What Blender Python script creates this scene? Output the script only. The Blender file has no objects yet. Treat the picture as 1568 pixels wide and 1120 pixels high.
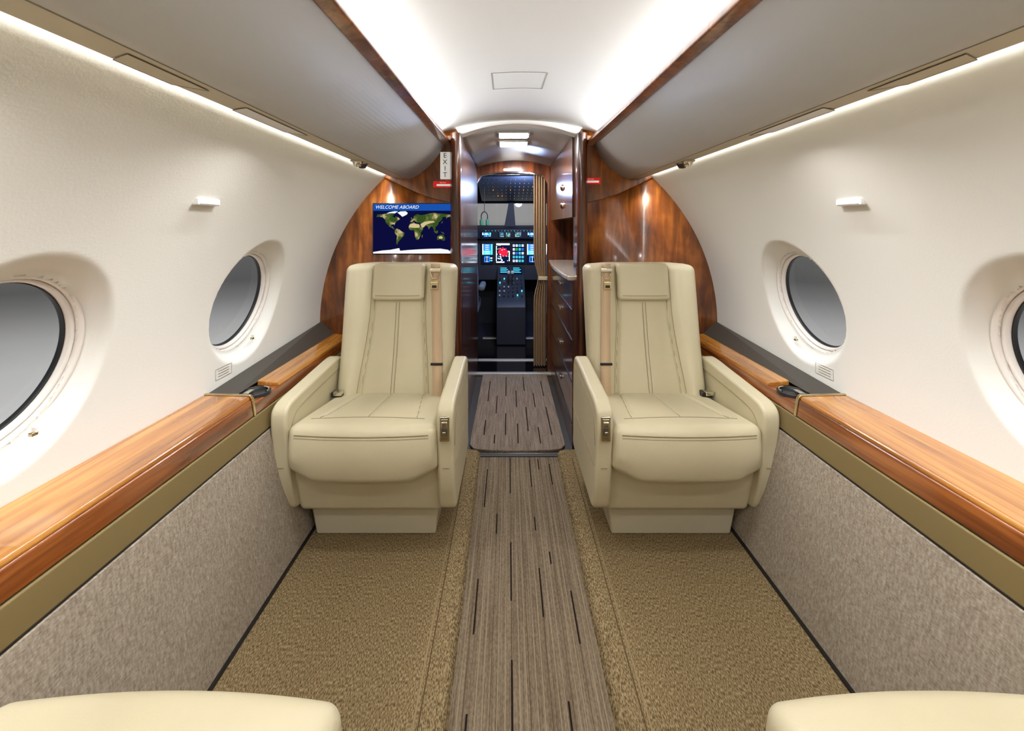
import bpy, bmesh, math, random
from mathutils import Vector, Matrix
random.seed(7)
scene = bpy.context.scene
COL = scene.collection

def srgb(r, g, b):
    def f(c):
        c /= 255.0
        return c / 12.92 if c <= 0.04045 else ((c + 0.055) / 1.055) ** 2.4
    return (f(r), f(g), f(b), 1.0)

# ------------------------------------------------------------------ materials
def base_mat(name):
    m = bpy.data.materials.new(name)
    m.use_nodes = True
    nt = m.node_tree
    return m, nt, nt.nodes['Principled BSDF']

def mat(name, col, rough=0.5, metal=0.0, coat=0.0, coat_r=0.05, noise=0.0, nscale=60, bump=0.0, bscale=300, sheen=0.0, spec=0.5, emit=None, estr=0):
    m, nt, p = base_mat(name)
    p.inputs['Base Color'].default_value = col
    p.inputs['Roughness'].default_value = rough
    p.inputs['Metallic'].default_value = metal
    p.inputs['Coat Weight'].default_value = coat
    p.inputs['Coat Roughness'].default_value = coat_r
    p.inputs['Sheen Weight'].default_value = sheen
    p.inputs['Specular IOR Level'].default_value = spec
    if emit:
        p.inputs['Emission Color'].default_value = emit
        p.inputs['Emission Strength'].default_value = estr
    tc = nt.nodes.new('ShaderNodeTexCoord')
    if noise > 0:
        n = nt.nodes.new('ShaderNodeTexNoise'); n.inputs['Scale'].default_value = nscale
        n.inputs['Detail'].default_value = 4
        r = nt.nodes.new('ShaderNodeValToRGB')
        r.color_ramp.elements[0].position = 0.3; r.color_ramp.elements[1].position = 0.7
        r.color_ramp.elements[0].color = tuple(c * (1 - noise) for c in col[:3]) + (1,)
        r.color_ramp.elements[1].color = tuple(min(1, c * (1 + noise)) for c in col[:3]) + (1,)
        nt.links.new(tc.outputs['Object'], n.inputs['Vector'])
        nt.links.new(n.outputs['Fac'], r.inputs['Fac'])
        nt.links.new(r.outputs['Color'], p.inputs['Base Color'])
    if bump > 0:
        n2 = nt.nodes.new('ShaderNodeTexNoise'); n2.inputs['Scale'].default_value = bscale
        n2.inputs['Detail'].default_value = 3
        b = nt.nodes.new('ShaderNodeBump'); b.inputs['Strength'].default_value = bump
        b.inputs['Distance'].default_value = 0.002
        nt.links.new(tc.outputs['Object'], n2.inputs['Vector'])
        nt.links.new(n2.outputs['Fac'], b.inputs['Height'])
        nt.links.new(b.outputs['Normal'], p.inputs['Normal'])
    return m

def stretch_mat(name, c1, c2, c3, scale, rough=0.9, coat=0.0, coat_r=0.04, bump=0.0, detail=6, distort=0.0, pos=(0.3, 0.5, 0.7), nsc=1.0, scale2=None, mix2=0.0, spec=0.5, bdist=0.004):
    """stretched noise: carpet ribs, wood grain, woven cloth"""
    m, nt, p = base_mat(name)
    tc = nt.nodes.new('ShaderNodeTexCoord')
    mp = nt.nodes.new('ShaderNodeMapping'); mp.inputs['Scale'].default_value = scale
    n = nt.nodes.new('ShaderNodeTexNoise'); n.inputs['Scale'].default_value = nsc
    n.inputs['Detail'].default_value = detail; n.inputs['Distortion'].default_value = distort
    r = nt.nodes.new('ShaderNodeValToRGB')
    e = r.color_ramp.elements
    e[0].position = pos[0]; e[0].color = c1
    e[1].position = pos[2]; e[1].color = c3
    k = e.new(pos[1]); k.color = c2
    nt.links.new(tc.outputs['Object'], mp.inputs['Vector'])
    nt.links.new(mp.outputs['Vector'], n.inputs['Vector'])
    fac = n.outputs['Fac']
    if scale2:
        mp2 = nt.nodes.new('ShaderNodeMapping'); mp2.inputs['Scale'].default_value = scale2
        n2 = nt.nodes.new('ShaderNodeTexNoise'); n2.inputs['Scale'].default_value = 1.0
        n2.inputs['Detail'].default_value = 4
        nt.links.new(tc.outputs['Object'], mp2.inputs['Vector'])
        nt.links.new(mp2.outputs['Vector'], n2.inputs['Vector'])
        mx = nt.nodes.new('ShaderNodeMix'); mx.inputs[0].default_value = mix2
        nt.links.new(n.outputs['Fac'], mx.inputs[2]); nt.links.new(n2.outputs['Fac'], mx.inputs[3])
        fac = mx.outputs[0]
    nt.links.new(fac, r.inputs['Fac'])
    nt.links.new(r.outputs['Color'], p.inputs['Base Color'])
    p.inputs['Roughness'].default_value = rough
    p.inputs['Coat Weight'].default_value = coat
    p.inputs['Coat Roughness'].default_value = coat_r
    p.inputs['Specular IOR Level'].default_value = spec
    if bump > 0:
        b = nt.nodes.new('ShaderNodeBump'); b.inputs['Strength'].default_value = bump
        b.inputs['Distance'].default_value = bdist
        nt.links.new(fac, b.inputs['Height'])
        nt.links.new(b.outputs['Normal'], p.inputs['Normal'])
    return m

def emis(name, col, s):
    m = bpy.data.materials.new(name); m.use_nodes = True
    nt = m.node_tree; nt.nodes.clear()
    o = nt.nodes.new('ShaderNodeOutputMaterial'); e = nt.nodes.new('ShaderNodeEmission')
    e.inputs[0].default_value = col; e.inputs[1].default_value = s
    nt.links.new(e.outputs[0], o.inputs[0]); return m

M = {}
M['wall'] = mat('wall_fabric', srgb(217, 215, 209), 0.85, bump=0.12, bscale=160, spec=0.2)
M['ceil'] = mat('ceiling_fabric', srgb(229, 228, 224), 0.85, bump=0.1, bscale=120, spec=0.2)
M['bin'] = mat('bin_leatherette', srgb(186, 185, 182), 0.55, bump=0.05, bscale=200, spec=0.35)
M['psu'] = mat('psu_panel', srgb(190, 181, 160), 0.6, spec=0.3)
M['leather'] = mat('cream_leather', srgb(207, 197, 166), 0.40, noise=0.02, nscale=8, bump=0.22, bscale=420, spec=0.4)
M['leather_seam'] = mat('leather_stitching', srgb(140, 126, 94), 0.7)
M['plinth'] = mat('seat_base_panel', srgb(206, 198, 174), 0.5)
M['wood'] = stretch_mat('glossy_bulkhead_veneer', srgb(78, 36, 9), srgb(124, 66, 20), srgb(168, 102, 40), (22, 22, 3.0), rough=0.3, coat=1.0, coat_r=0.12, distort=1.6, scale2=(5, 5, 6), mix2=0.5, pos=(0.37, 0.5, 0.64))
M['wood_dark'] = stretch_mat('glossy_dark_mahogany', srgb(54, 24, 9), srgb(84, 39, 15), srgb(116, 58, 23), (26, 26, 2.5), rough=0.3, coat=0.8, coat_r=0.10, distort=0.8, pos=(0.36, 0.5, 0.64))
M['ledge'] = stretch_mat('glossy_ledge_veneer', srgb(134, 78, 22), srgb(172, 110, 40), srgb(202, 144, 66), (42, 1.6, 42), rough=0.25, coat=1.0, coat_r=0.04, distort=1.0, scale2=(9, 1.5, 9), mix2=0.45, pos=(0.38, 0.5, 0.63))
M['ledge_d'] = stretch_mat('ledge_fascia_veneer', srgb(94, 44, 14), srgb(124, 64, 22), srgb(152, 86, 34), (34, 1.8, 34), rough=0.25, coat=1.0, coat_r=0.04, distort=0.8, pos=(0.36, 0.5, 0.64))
M['olive'] = mat('olive_vinyl_band', srgb(122, 105, 68), 0.5, spec=0.3)
M['cloth'] = stretch_mat('woven_sidewall_cloth', srgb(130, 118, 104), srgb(157, 145, 130), srgb(180, 169, 154), (120, 120, 300), rough=0.95, bump=0.15, scale2=(90, 180, 60), mix2=0.5, pos=(0.34, 0.5, 0.66), spec=0.1, detail=3, bdist=0.002)
M['carpet'] = stretch_mat('ribbed_loop_carpet', srgb(90, 75, 51), srgb(130, 112, 81), srgb(166, 147, 113), (420, 110, 90), rough=1.0, bump=0.6, pos=(0.36, 0.5, 0.64), spec=0.05, detail=3, bdist=0.003)
M['runner'] = stretch_mat('striped_runner_carpet', srgb(94, 81, 65), srgb(120, 106, 88), srgb(145, 131, 112), (300, 4, 90), rough=1.0, bump=0.4, pos=(0.34, 0.5, 0.66), spec=0.05, detail=3, scale2=(300, 90, 90), mix2=0.45, bdist=0.003)
M['mat'] = stretch_mat('entry_mat_carpet', srgb(104, 90, 78), srgb(134, 119, 106), srgb(160, 146, 132), (260, 5, 90), rough=1.0, bump=0.4, pos=(0.34, 0.5, 0.66), spec=0.05, detail=3, scale2=(260, 90, 90), mix2=0.4)
M['dash'] = mat('carpet_dash_dark', srgb(40, 33, 28), 1.0, spec=0.0)
M['stripe'] = mat('carpet_stripe_light', srgb(154, 139, 116), 1.0, spec=0.0)
M['seamtan'] = mat('carpet_seam_tan', srgb(150, 132, 100), 1.0, spec=0.0)
M['seamdk'] = mat('carpet_seam_dark', srgb(90, 75, 52), 1.0, spec=0.0)  # darker line beside the tan seam, also the fine runner lines
M['chrome'] = mat('polished_metal', srgb(220, 215, 205), 0.12, metal=1.0)
M['sill'] = mat('brushed_sill_metal', srgb(206, 202, 196), 0.35, metal=0.4)
M['brass'] = mat('champagne_metal', srgb(205, 190, 150), 0.22, metal=1.0)
M['black'] = mat('black_plastic', srgb(22, 22, 24), 0.4)
M['darkgrey'] = mat('charcoal_panel', srgb(62, 57, 50), 0.5)
M['white'] = mat('white_plastic', srgb(228, 225, 218), 0.4)
M['ring'] = mat('window_ring_plastic', srgb(224, 218, 212), 0.35)
M['outline'] = mat('panel_gap_line', srgb(140, 132, 116), 0.7)
M['silver'] = mat('brushed_silver_panel', srgb(210, 208, 206), 0.4)
M['strap'] = mat('belt_webbing', srgb(200, 174, 142), 0.85, bump=0.3, bscale=500)
M['red'] = mat('red_placard', srgb(190, 24, 20), 0.5, emit=srgb(200, 20, 16), estr=0.45)  # small emission added so the red shows despite the bin's shade
M['sign'] = mat('sign_white', srgb(235, 235, 230), 0.5, emit=srgb(235, 235, 230), estr=0.4)
M['ink'] = mat('sign_black_ink', srgb(15, 15, 15), 0.6)
M['floorgloss'] = mat('polished_black_floor', srgb(20, 19, 22), 0.08, coat=1.0, coat_r=0.02)
M['marble'] = mat('stone_countertop', srgb(206, 194, 182), 0.15, noise=0.15, nscale=25, coat=0.5)
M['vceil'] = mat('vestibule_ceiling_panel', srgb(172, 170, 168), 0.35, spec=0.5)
M['curtain'] = mat('curtain_fabric', srgb(178, 150, 118), 0.8)
M['cockpit'] = mat('cockpit_dark_trim', srgb(40, 44, 58), 0.5)
M['pilot'] = mat('pilot_seat_sheepskin', srgb(110, 118, 132), 0.9)
M['lamp'] = emis('lamp_diffuser', (1, 0.98, 0.96, 1), 16)
M['amber'] = emis('amber_indicator', (1, 0.35, 0.05, 1), 1.2)
M['cyan'] = emis('cyan_indicator', (0.05, 0.75, 1, 1), 1.6)
M['tvblue'] = emis('tv_banner_blue', srgb(26, 84, 176), 0.95)
M['tvnavy'] = emis('tv_ocean', srgb(14, 14, 62), 0.9)
M['tvwhite'] = emis('tv_white', (1, 1, 1, 1), 0.95)
M['d_navy'] = emis('display_navy', srgb(14, 26, 66), 1.0)
M['d_blue'] = emis('display_sky_blue', srgb(50, 120, 230), 2.0)
M['d_white'] = emis('display_white', srgb(235, 245, 255), 2.2)
M['d_cyan'] = emis('display_cyan', srgb(80, 210, 240), 2.0)
M['d_red'] = emis('display_red', srgb(210, 30, 60), 1.6)
M['d_green'] = emis('display_green', srgb(60, 210, 90), 1.5)

def land():
    m = bpy.data.materials.new('tv_land'); m.use_nodes = True
    nt = m.node_tree; nt.nodes.clear()
    o = nt.nodes.new('ShaderNodeOutputMaterial'); e = nt.nodes.new('ShaderNodeEmission')
    tc = nt.nodes.new('ShaderNodeTexCoord')
    n = nt.nodes.new('ShaderNodeTexNoise'); n.inputs['Scale'].default_value = 26; n.inputs['Detail'].default_value = 5
    r = nt.nodes.new('ShaderNodeValToRGB')
    r.color_ramp.elements[0].position = 0.44; r.color_ramp.elements[0].color = srgb(58, 84, 36)
    r.color_ramp.elements[1].position = 0.66; r.color_ramp.elements[1].color = srgb(214, 190, 140)
    k = r.color_ramp.elements.new(0.55); k.color = srgb(100, 116, 56)
    nt.links.new(tc.outputs['Object'], n.inputs['Vector']); nt.links.new(n.outputs['Fac'], r.inputs['Fac'])
    nt.links.new(r.outputs['Color'], e.inputs[0]); e.inputs[1].default_value = 0.9
    nt.links.new(e.outputs[0], o.inputs[0]); return m
M['land'] = land()
M['desert'] = emis('tv_desert', srgb(222, 200, 150), 0.9)

def glass():
    m = bpy.data.materials.new('window_glass'); m.use_nodes = True
    nt = m.node_tree; nt.nodes.clear()
    o = nt.nodes.new('ShaderNodeOutputMaterial'); t = nt.nodes.new('ShaderNodeBsdfTransparent')
    g = nt.nodes.new('ShaderNodeBsdfGlossy'); g.inputs['Roughness'].default_value = 0.03
    mx = nt.nodes.new('ShaderNodeMixShader'); mx.inputs[0].default_value = 0.03
    nt.links.new(t.outputs[0], mx.inputs[1]); nt.links.new(g.outputs[0], mx.inputs[2]); nt.links.new(mx.outputs[0], o.inputs[0])
    return m
M['glass'] = glass()

# ------------------------------------------------------------------ helpers
def empty(name, loc=(0, 0, 0), rotz=0):
    e = bpy.data.objects.new(name, None); COL.objects.link(e)
    e.location = loc; e.rotation_euler = (0, 0, rotz); e.empty_display_size = 0.1
    return e

def obj(name, verts, faces, m, parent=None, smooth=False, recalc=True):
    me = bpy.data.meshes.new(name); me.from_pydata(verts, [], faces)
    if recalc:
        bm = bmesh.new(); bm.from_mesh(me); bmesh.ops.recalc_face_normals(bm, faces=bm.faces); bm.to_mesh(me); bm.free()
    me.materials.append(m)
    if smooth:
        for p in me.polygons: p.use_smooth = True
    o = bpy.data.objects.new(name, me); COL.objects.link(o)
    if parent: o.parent = parent
    return o

def bevel(o, w, seg=3, ang=35):
    b = o.modifiers.new('bev', 'BEVEL'); b.width = w; b.segments = seg; b.limit_method = 'ANGLE'; b.angle_limit = math.radians(ang)
    for p in o.data.polygons: p.use_smooth = True
    w2 = o.modifiers.new('wn', 'WEIGHTED_NORMAL'); w2.keep_sharp = False
    return o

def box(name, x0, x1, y0, y1, z0, z1, m, parent=None, bev=0.0):
    if x0 > x1: x0, x1 = x1, x0
    v = [(x0, y0, z0), (x1, y0, z0), (x1, y1, z0), (x0, y1, z0), (x0, y0, z1), (x1, y0, z1), (x1, y1, z1), (x0, y1, z1)]
    f = [(0, 1, 2, 3), (4, 5, 6, 7), (0, 1, 5, 4), (1, 2, 6, 5), (2, 3, 7, 6), (3, 0, 4, 7)]
    o = obj(name, v, f, m, parent)
    if bev: bevel(o, bev)
    return o

def prism(name, pts, axis, a, b, m, parent=None, bev=0.0, smooth=False):
    def mk(p, t):
        return {'y': (p[0], t, p[1]), 'x': (t, p[0], p[1]), 'z': (p[0], p[1], t)}[axis]
    n = len(pts)
    v = [mk(p, a) for p in pts] + [mk(p, b) for p in pts]
    f = [tuple(range(n)), tuple(range(2 * n - 1, n - 1, -1))] + [(i, (i + 1) % n, n + (i + 1) % n, n + i) for i in range(n)]
    o = obj(name, v, f, m, parent)
    if bev: bevel(o, bev)
    return o

def strip(name, prof, y0, y1, m, parent=None, thick=0.0, ny=1):
    n = len(prof); v = []; f = []
    for j in range(ny + 1):
        y = y0 + (y1 - y0) * j / ny
        v += [(p[0], y, p[1]) for p in prof]
    for j in range(ny):
        for i in range(n - 1):
            f.append((j * n + i, j * n + i + 1, (j + 1) * n + i + 1, (j + 1) * n + i))
    o = obj(name, v, f, m, parent, smooth=True)
    if thick:
        s = o.modifiers.new('sol', 'SOLIDIFY'); s.thickness = thick; s.offset = 0
    return o

def spline(pts, n=6, closed=False):
    out = []; N = len(pts)
    rng = range(N) if closed else range(N - 1)
    for i in rng:
        if closed:
            p = [pts[(i - 1) % N], pts[i], pts[(i + 1) % N], pts[(i + 2) % N]]
        else:
            p = [pts[max(i - 1, 0)], pts[i], pts[i + 1], pts[min(i + 2, N - 1)]]
        for k in range(n):
            t = k / n
            out.append(tuple(0.5 * (2 * p[1][d] + (p[2][d] - p[0][d]) * t + (2 * p[0][d] - 5 * p[1][d] + 4 * p[2][d] - p[3][d]) * t * t + (3 * p[1][d] - p[0][d] - 3 * p[2][d] + p[3][d]) * t ** 3) for d in range(len(pts[0]))))
    if not closed: out.append(tuple(pts[-1]))
    return out

def tube(name, pts, r, m, parent=None, closed=False, res=2):
    cu = bpy.data.curves.new(name, 'CURVE'); cu.dimensions = '3D'; cu.bevel_depth = r; cu.bevel_resolution = res
    sp = cu.splines.new('POLY'); sp.points.add(len(pts) - 1)
    for i, p in enumerate(pts): sp.points[i].co = (p[0], p[1], p[2], 1)
    sp.use_cyclic_u = closed
    cu.materials.append(m)
    o = bpy.data.objects.new(name, cu); COL.objects.link(o)
    if parent: o.parent = parent
    return o

def rbox(name, half, r, step, m, parent=None, center=(0, 0, 0), fn=None, k=5):
    def coords(h):
        inner = h - r
        n = max(1, int(math.ceil(2 * inner / step)))
        c = [-inner - r * math.tan(i / k * math.pi / 4) for i in range(k, 0, -1)]
        c += [-inner + 2 * inner * i / n for i in range(n + 1)]
        c += [inner + r * math.tan(i / k * math.pi / 4) for i in range(1, k + 1)]
        return c
    C = [coords(h) for h in half]
    verts = []; idx = {}; faces = []
    def vid(p):
        key = tuple(round(c, 6) for c in p)
        if key in idx: return idx[key]
        q = [max(-(half[a] - r), min(half[a] - r, p[a])) for a in range(3)]
        d = Vector([p[a] - q[a] for a in range(3)])
        if d.length > 1e-9: d = d.normalized() * r
        w = [q[a] + d[a] for a in range(3)]
        if fn: w = fn(*w)
        idx[key] = len(verts)
        verts.append((w[0] + center[0], w[1] + center[1], w[2] + center[2]))
        return idx[key]
    for ax in range(3):
        u, v = [a for a in range(3) if a != ax]
        for s in (-1, 1):
            for i in range(len(C[u]) - 1):
                for j in range(len(C[v]) - 1):
                    q = []
                    for (di, dj) in ((0, 0), (1, 0), (1, 1), (0, 1)):
                        p = [0, 0, 0]; p[ax] = s * half[ax]; p[u] = C[u][i + di]; p[v] = C[v][j + dj]
                        q.append(vid(p))
                    faces.append(tuple(q))
    return obj(name, verts, faces, m, parent, smooth=True)

def lathe(name, prof, m, parent=None, seg=48, mtx=None, closed=False):
    v = []; f = []; n = len(prof)
    for i in range(seg):
        a = 2 * math.pi * i / seg
        for (r, h) in prof:
            p = Vector((r * math.cos(a), r * math.sin(a), h))
            if mtx: p = mtx @ p
            v.append(tuple(p))
    for i in range(seg):
        for j in range(n if closed else n - 1):
            f.append((i * n + j, i * n + (j + 1) % n, ((i + 1) % seg) * n + (j + 1) % n, ((i + 1) % seg) * n + j))
    return obj(name, v, f, m, parent, smooth=True)

def text(name, s, size, loc, rot, m, parent=None, shear=0, align='CENTER'):
    cu = bpy.data.curves.new(name, 'FONT'); cu.body = s; cu.size = size; cu.align_x = align; cu.align_y = 'CENTER'; cu.shear = shear
    cu.materials.append(m)
    o = bpy.data.objects.new(name, cu); COL.objects.link(o); o.location = loc; o.rotation_euler = rot
    if parent: o.parent = parent
    return o

def area(name, loc, rot, sx, sy, power, col=(1, 0.97, 0.92), parent=None, spread=180):
    l = bpy.data.lights.new(name, 'AREA'); l.shape = 'RECTANGLE'; l.size = sx; l.size_y = sy; l.energy = power; l.color = col
    l.spread = math.radians(spread)
    o = bpy.data.objects.new(name, l); COL.objects.link(o); o.location = loc; o.rotation_euler = rot
    if parent: o.parent = parent
    return o

def sst(a, b, x):
    t = max(0, min(1, (x - a) / (b - a))); return t * t * (3 - 2 * t)

YB = -1.3      # aft end
YF = 2.42      # forward bulkhead
# ------------------------------------------------------------------ sidewalls
R = 1.037; ZC = 0.637
def wx(z):
    if z > 1.425: z = 1.425
    return math.sqrt(R * R - (z - ZC) ** 2)
WIN = {-1: [1.712, 0.885, 0.06, -0.77], 1: [1.69, 0.86, 0.04, -0.78]}
WIN_Z = 0.875
REC = 0.040
def wall(side, name):
    dy = 0.0075; dz = 0.0075
    y0, y1, z0, z1 = YB, YF + 0.02, 0.55, 1.75
    ys = []
    t = y0
    while t < y1:
        ys.append(t); t += dy if any(abs(t - w) < 0.26 for w in WIN[side]) else 0.03
    ys.append(y1)
    zs = []
    t = z0
    while t < z1:
        zs.append(t); t += dz if abs(t - WIN_Z) < 0.26 else 0.02
    zs.append(z1)
    verts = []; rr = []
    for y in ys:
        for z in zs:
            r = min(math.hypot(y - w, z - WIN_Z) for w in WIN[side])
            s = 1 - sst(0.186, 0.224, r)
            verts.append((side * (wx(z) + REC * s), y, z)); rr.append(r)
    faces = []
    n = len(zs)
    for i in range(len(ys) - 1):
        for j in range(n - 1):
            q = (i * n + j, i * n + j + 1, (i + 1) * n + j + 1, (i + 1) * n + j)
            if max(rr[k] for k in q) < 0.183: continue
            faces.append(q)
    return obj(name, verts, faces, M['wall'], smooth=True)
wall(-1, 'wall_left'); wall(1, 'wall_right')

wn = 1
for side in (-1, 1):
    for wy in WIN[side]:
        e = empty('window_%d' % wn); wn += 1
        ang = math.asin((WIN_Z - ZC) / R)
        inward = Vector((-side * math.cos(ang), 0, -math.sin(ang)))
        yax = Vector((0, 1, 0)); xax = yax.cross(inward)
        mt = Matrix((xax, yax, inward)).transposed().to_4x4()
        mt.translation = Vector((side * (wx(WIN_Z) + REC), wy, WIN_Z))
        lathe('outer_ring', [(0.196, -0.012), (0.195, 0.003), (0.190, 0.008), (0.184, 0.008), (0.180, 0.003), (0.180, -0.010)], M['ring'], e, 80, mt)
        lathe('inner_ring', [(0.181, -0.010), (0.178, -0.003), (0.173, -0.003), (0.170, -0.008), (0.169, -0.022)], M['ring'], e, 80, mt)
        lathe('gasket', [(0.170, -0.018), (0.1675, -0.016), (0.166, -0.018), (0.166, -0.028)], M['black'], e, 80, mt)
        v = [tuple(mt @ Vector((0.168 * math.cos(2 * math.pi * i / 64), 0.168 * math.sin(2 * math.pi * i / 64), -0.024))) for i in range(64)]
        obj('glass_pane', v, [tuple(range(64))], M['glass'], e)
        c = Vector((side * (wx(WIN_Z) + REC - 0.004), wy + 0.085, WIN_Z - 0.158))
        box('shade_pull', c.x - 0.005, c.x + 0.005, c.y - 0.010, c.y + 0.004, c.z - 0.004, c.z + 0.004, M['brass'], e, 0.002)
        box('shade_pull_tab', c.x - 0.005, c.x + 0.005, c.y - 0.003, c.y + 0.003, c.z - 0.004, c.z + 0.014, M['ring'], e, 0.002)

# ------------------------------------------------------------------ ceiling
def cz(x): return 1.700 - 0.35 * x * x
strip('ceiling', [(x / 20 * 0.68, cz(x / 20 * 0.68)) for x in range(-20, 21)], YB, YF + 0.02, M['ceil'], thick=0.006)
e = empty('trim_1')
def cpt(x, y): return (x, y, cz(x) - 0.0035)
X0, X1, Y0, Y1 = -0.115, 0.085, 1.64, 1.83
loop = [cpt(X0 + (X1 - X0) * t / 8, Y0) for t in range(9)] + [cpt(X1 - 0.006, Y1)] + [cpt(X1 - (X1 - X0) * t / 8, Y1) for t in range(1, 9)]
tube('access_panel_gap', loop, 0.0007, M['outline'], e, closed=True)

# ------------------------------------------------------------------ overhead bins with wood cove rail
WHITE = (0.93, 0.965, 1.0)
for side in (-1, 1):
    e = empty('overhead_bin')
    S = lambda P: [(side * p[0], p[1]) for p in P]
    def flare(o):
        for v in o.data.vertices:
            ax = abs(v.co.x)
            wgt = max(0, min(1, (0.56 - ax) / 0.16))
            v.co.x += side * 0.020 * (YF - v.co.y) * wgt
        return o
    lower = spline([(0.655, 1.432), (0.662, 1.415), (0.648, 1.404), (0.60, 1.399), (0.578, 1.398)], 4)
    strip('psu_rail', S(lower), YB, YF - 0.01, M['psu'], e, 0.003)
    door = spline([(0.578, 1.398), (0.555, 1.403), (0.51, 1.427), (0.46, 1.470), (0.42, 1.518), (0.392, 1.565), (0.384, 1.59)], 5)
    flare(strip('bin_door', S(door), YB, YF - 0.01, M['bin'], e, 0.003))
    tube('crease_line', [(side * 0.579, YB, 1.3965), (side * 0.579, YF - 0.01, 1.3965)], 0.0012, M['outline'], e)
    strip('bin_top', S([(0.47, 1.588), (0.60, 1.588), (0.635, 1.47), (0.655, 1.432)]), YB, YF - 0.01, M['white'], e, 0.003)
    flare(strip('bin_top_lip', S([(0.384, 1.588), (0.48, 1.588)]), YB, YF - 0.01, M['white'], e, 0.003))
    rail = [(0.350, 1.575), (0.390, 1.570), (0.398, 1.598), (0.388, 1.608), (0.356, 1.602)]
    flare(prism('wood_rail', S(rail), 'y', YB, YF - 0.01, M['wood'], e, 0.006))
    def psu_z(x): return 1.3985 + (x - 0.578) * 0.06
    for (ya, yb, mm) in ((0.96, 1.25, 'silver'), (0.66, 0.84, 'psu')):
        xa, xb = 0.597, 0.643
        v = [(side * xa, ya, psu_z(xa) - 0.004), (side * xb, ya + 0.03, psu_z(xb) - 0.004), (side * xb, yb - 0.03, psu_z(xb) - 0.004), (side * xa, yb, psu_z(xa) - 0.004)]
        obj('service_panel', v, [(0, 1, 2, 3)], M[mm], e)
        tube('service_panel_gap', v, 0.0008, M['outline'], e, closed=True)
    for yy in (1.78, 0.1):
        box('reading_light_plate', side * 0.605, side * 0.645, yy - 0.05, yy + 0.06, 1.393, 1.400, M['psu'], e, 0.003)
        for dy, mm in ((-0.026, 'chrome'), (0.030, 'black')):
            mt = Matrix.Translation((side * 0.624, yy + dy, 1.392))
            lathe('reading_light', [(0.0, -0.016), (0.012, -0.014), (0.018, -0.004), (0.020, 0.004)], M[mm], e, 20, mt)
    L = YF - YB - 0.1
    ym = (YF + YB) / 2
    a = area('cove_lamp_ceiling', (side * 0.45, ym, 1.600), (math.pi, 0, 0), 0.03, L, 27, WHITE, e)
    a.rotation_euler = Vector((-side * 0.45, 0, 1)).to_track_quat('-Z', 'Y').to_euler()
    a2 = area('cove_lamp_wall', (side * 0.660, ym, 1.445), (0, 0, 0), 0.014, L, 24, WHITE, e)
    a2.rotation_euler = Vector((side * 0.8, 0, -1)).to_track_quat('-Z', 'Y').to_euler()
    for yy in (1.2, 0.5, -0.2):
        area('seat_fill_light', (side * 0.56, yy, 1.385), (0, 0, 0), 0.06, 0.06, 2.6, (1, 0.98, 0.95), e, 160)  # added fill for seats and floor, apart from the modelled reading lights
    sp = bpy.data.lights.new('bulkhead_spot', 'SPOT'); sp.energy = 2.4; sp.spot_size = math.radians(80); sp.spot_blend = 0.7; sp.color = (1, 0.80, 0.5); sp.shadow_soft_size = 0.015
    so = bpy.data.objects.new('bulkhead_spot', sp); COL.objects.link(so); so.parent = e
    so.location = (side * 0.68, 2.35, 1.40); so.rotation_euler = Vector((-side * 0.10, 0.12, -1)).to_track_quat('-Z', 'Y').to_euler()

for o in list(bpy.data.objects):
    if o.name.startswith('cove_lamp'):
        d = (o.rotation_euler.to_matrix() @ Vector((0, 0, -1)))
        zax = -d; yax = Vector((0, 1, 0)); xax = yax.cross(zax).normalized(); yax = zax.cross(xax)
        o.rotation_euler = Matrix((xax, yax, zax)).transposed().to_euler()

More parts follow.
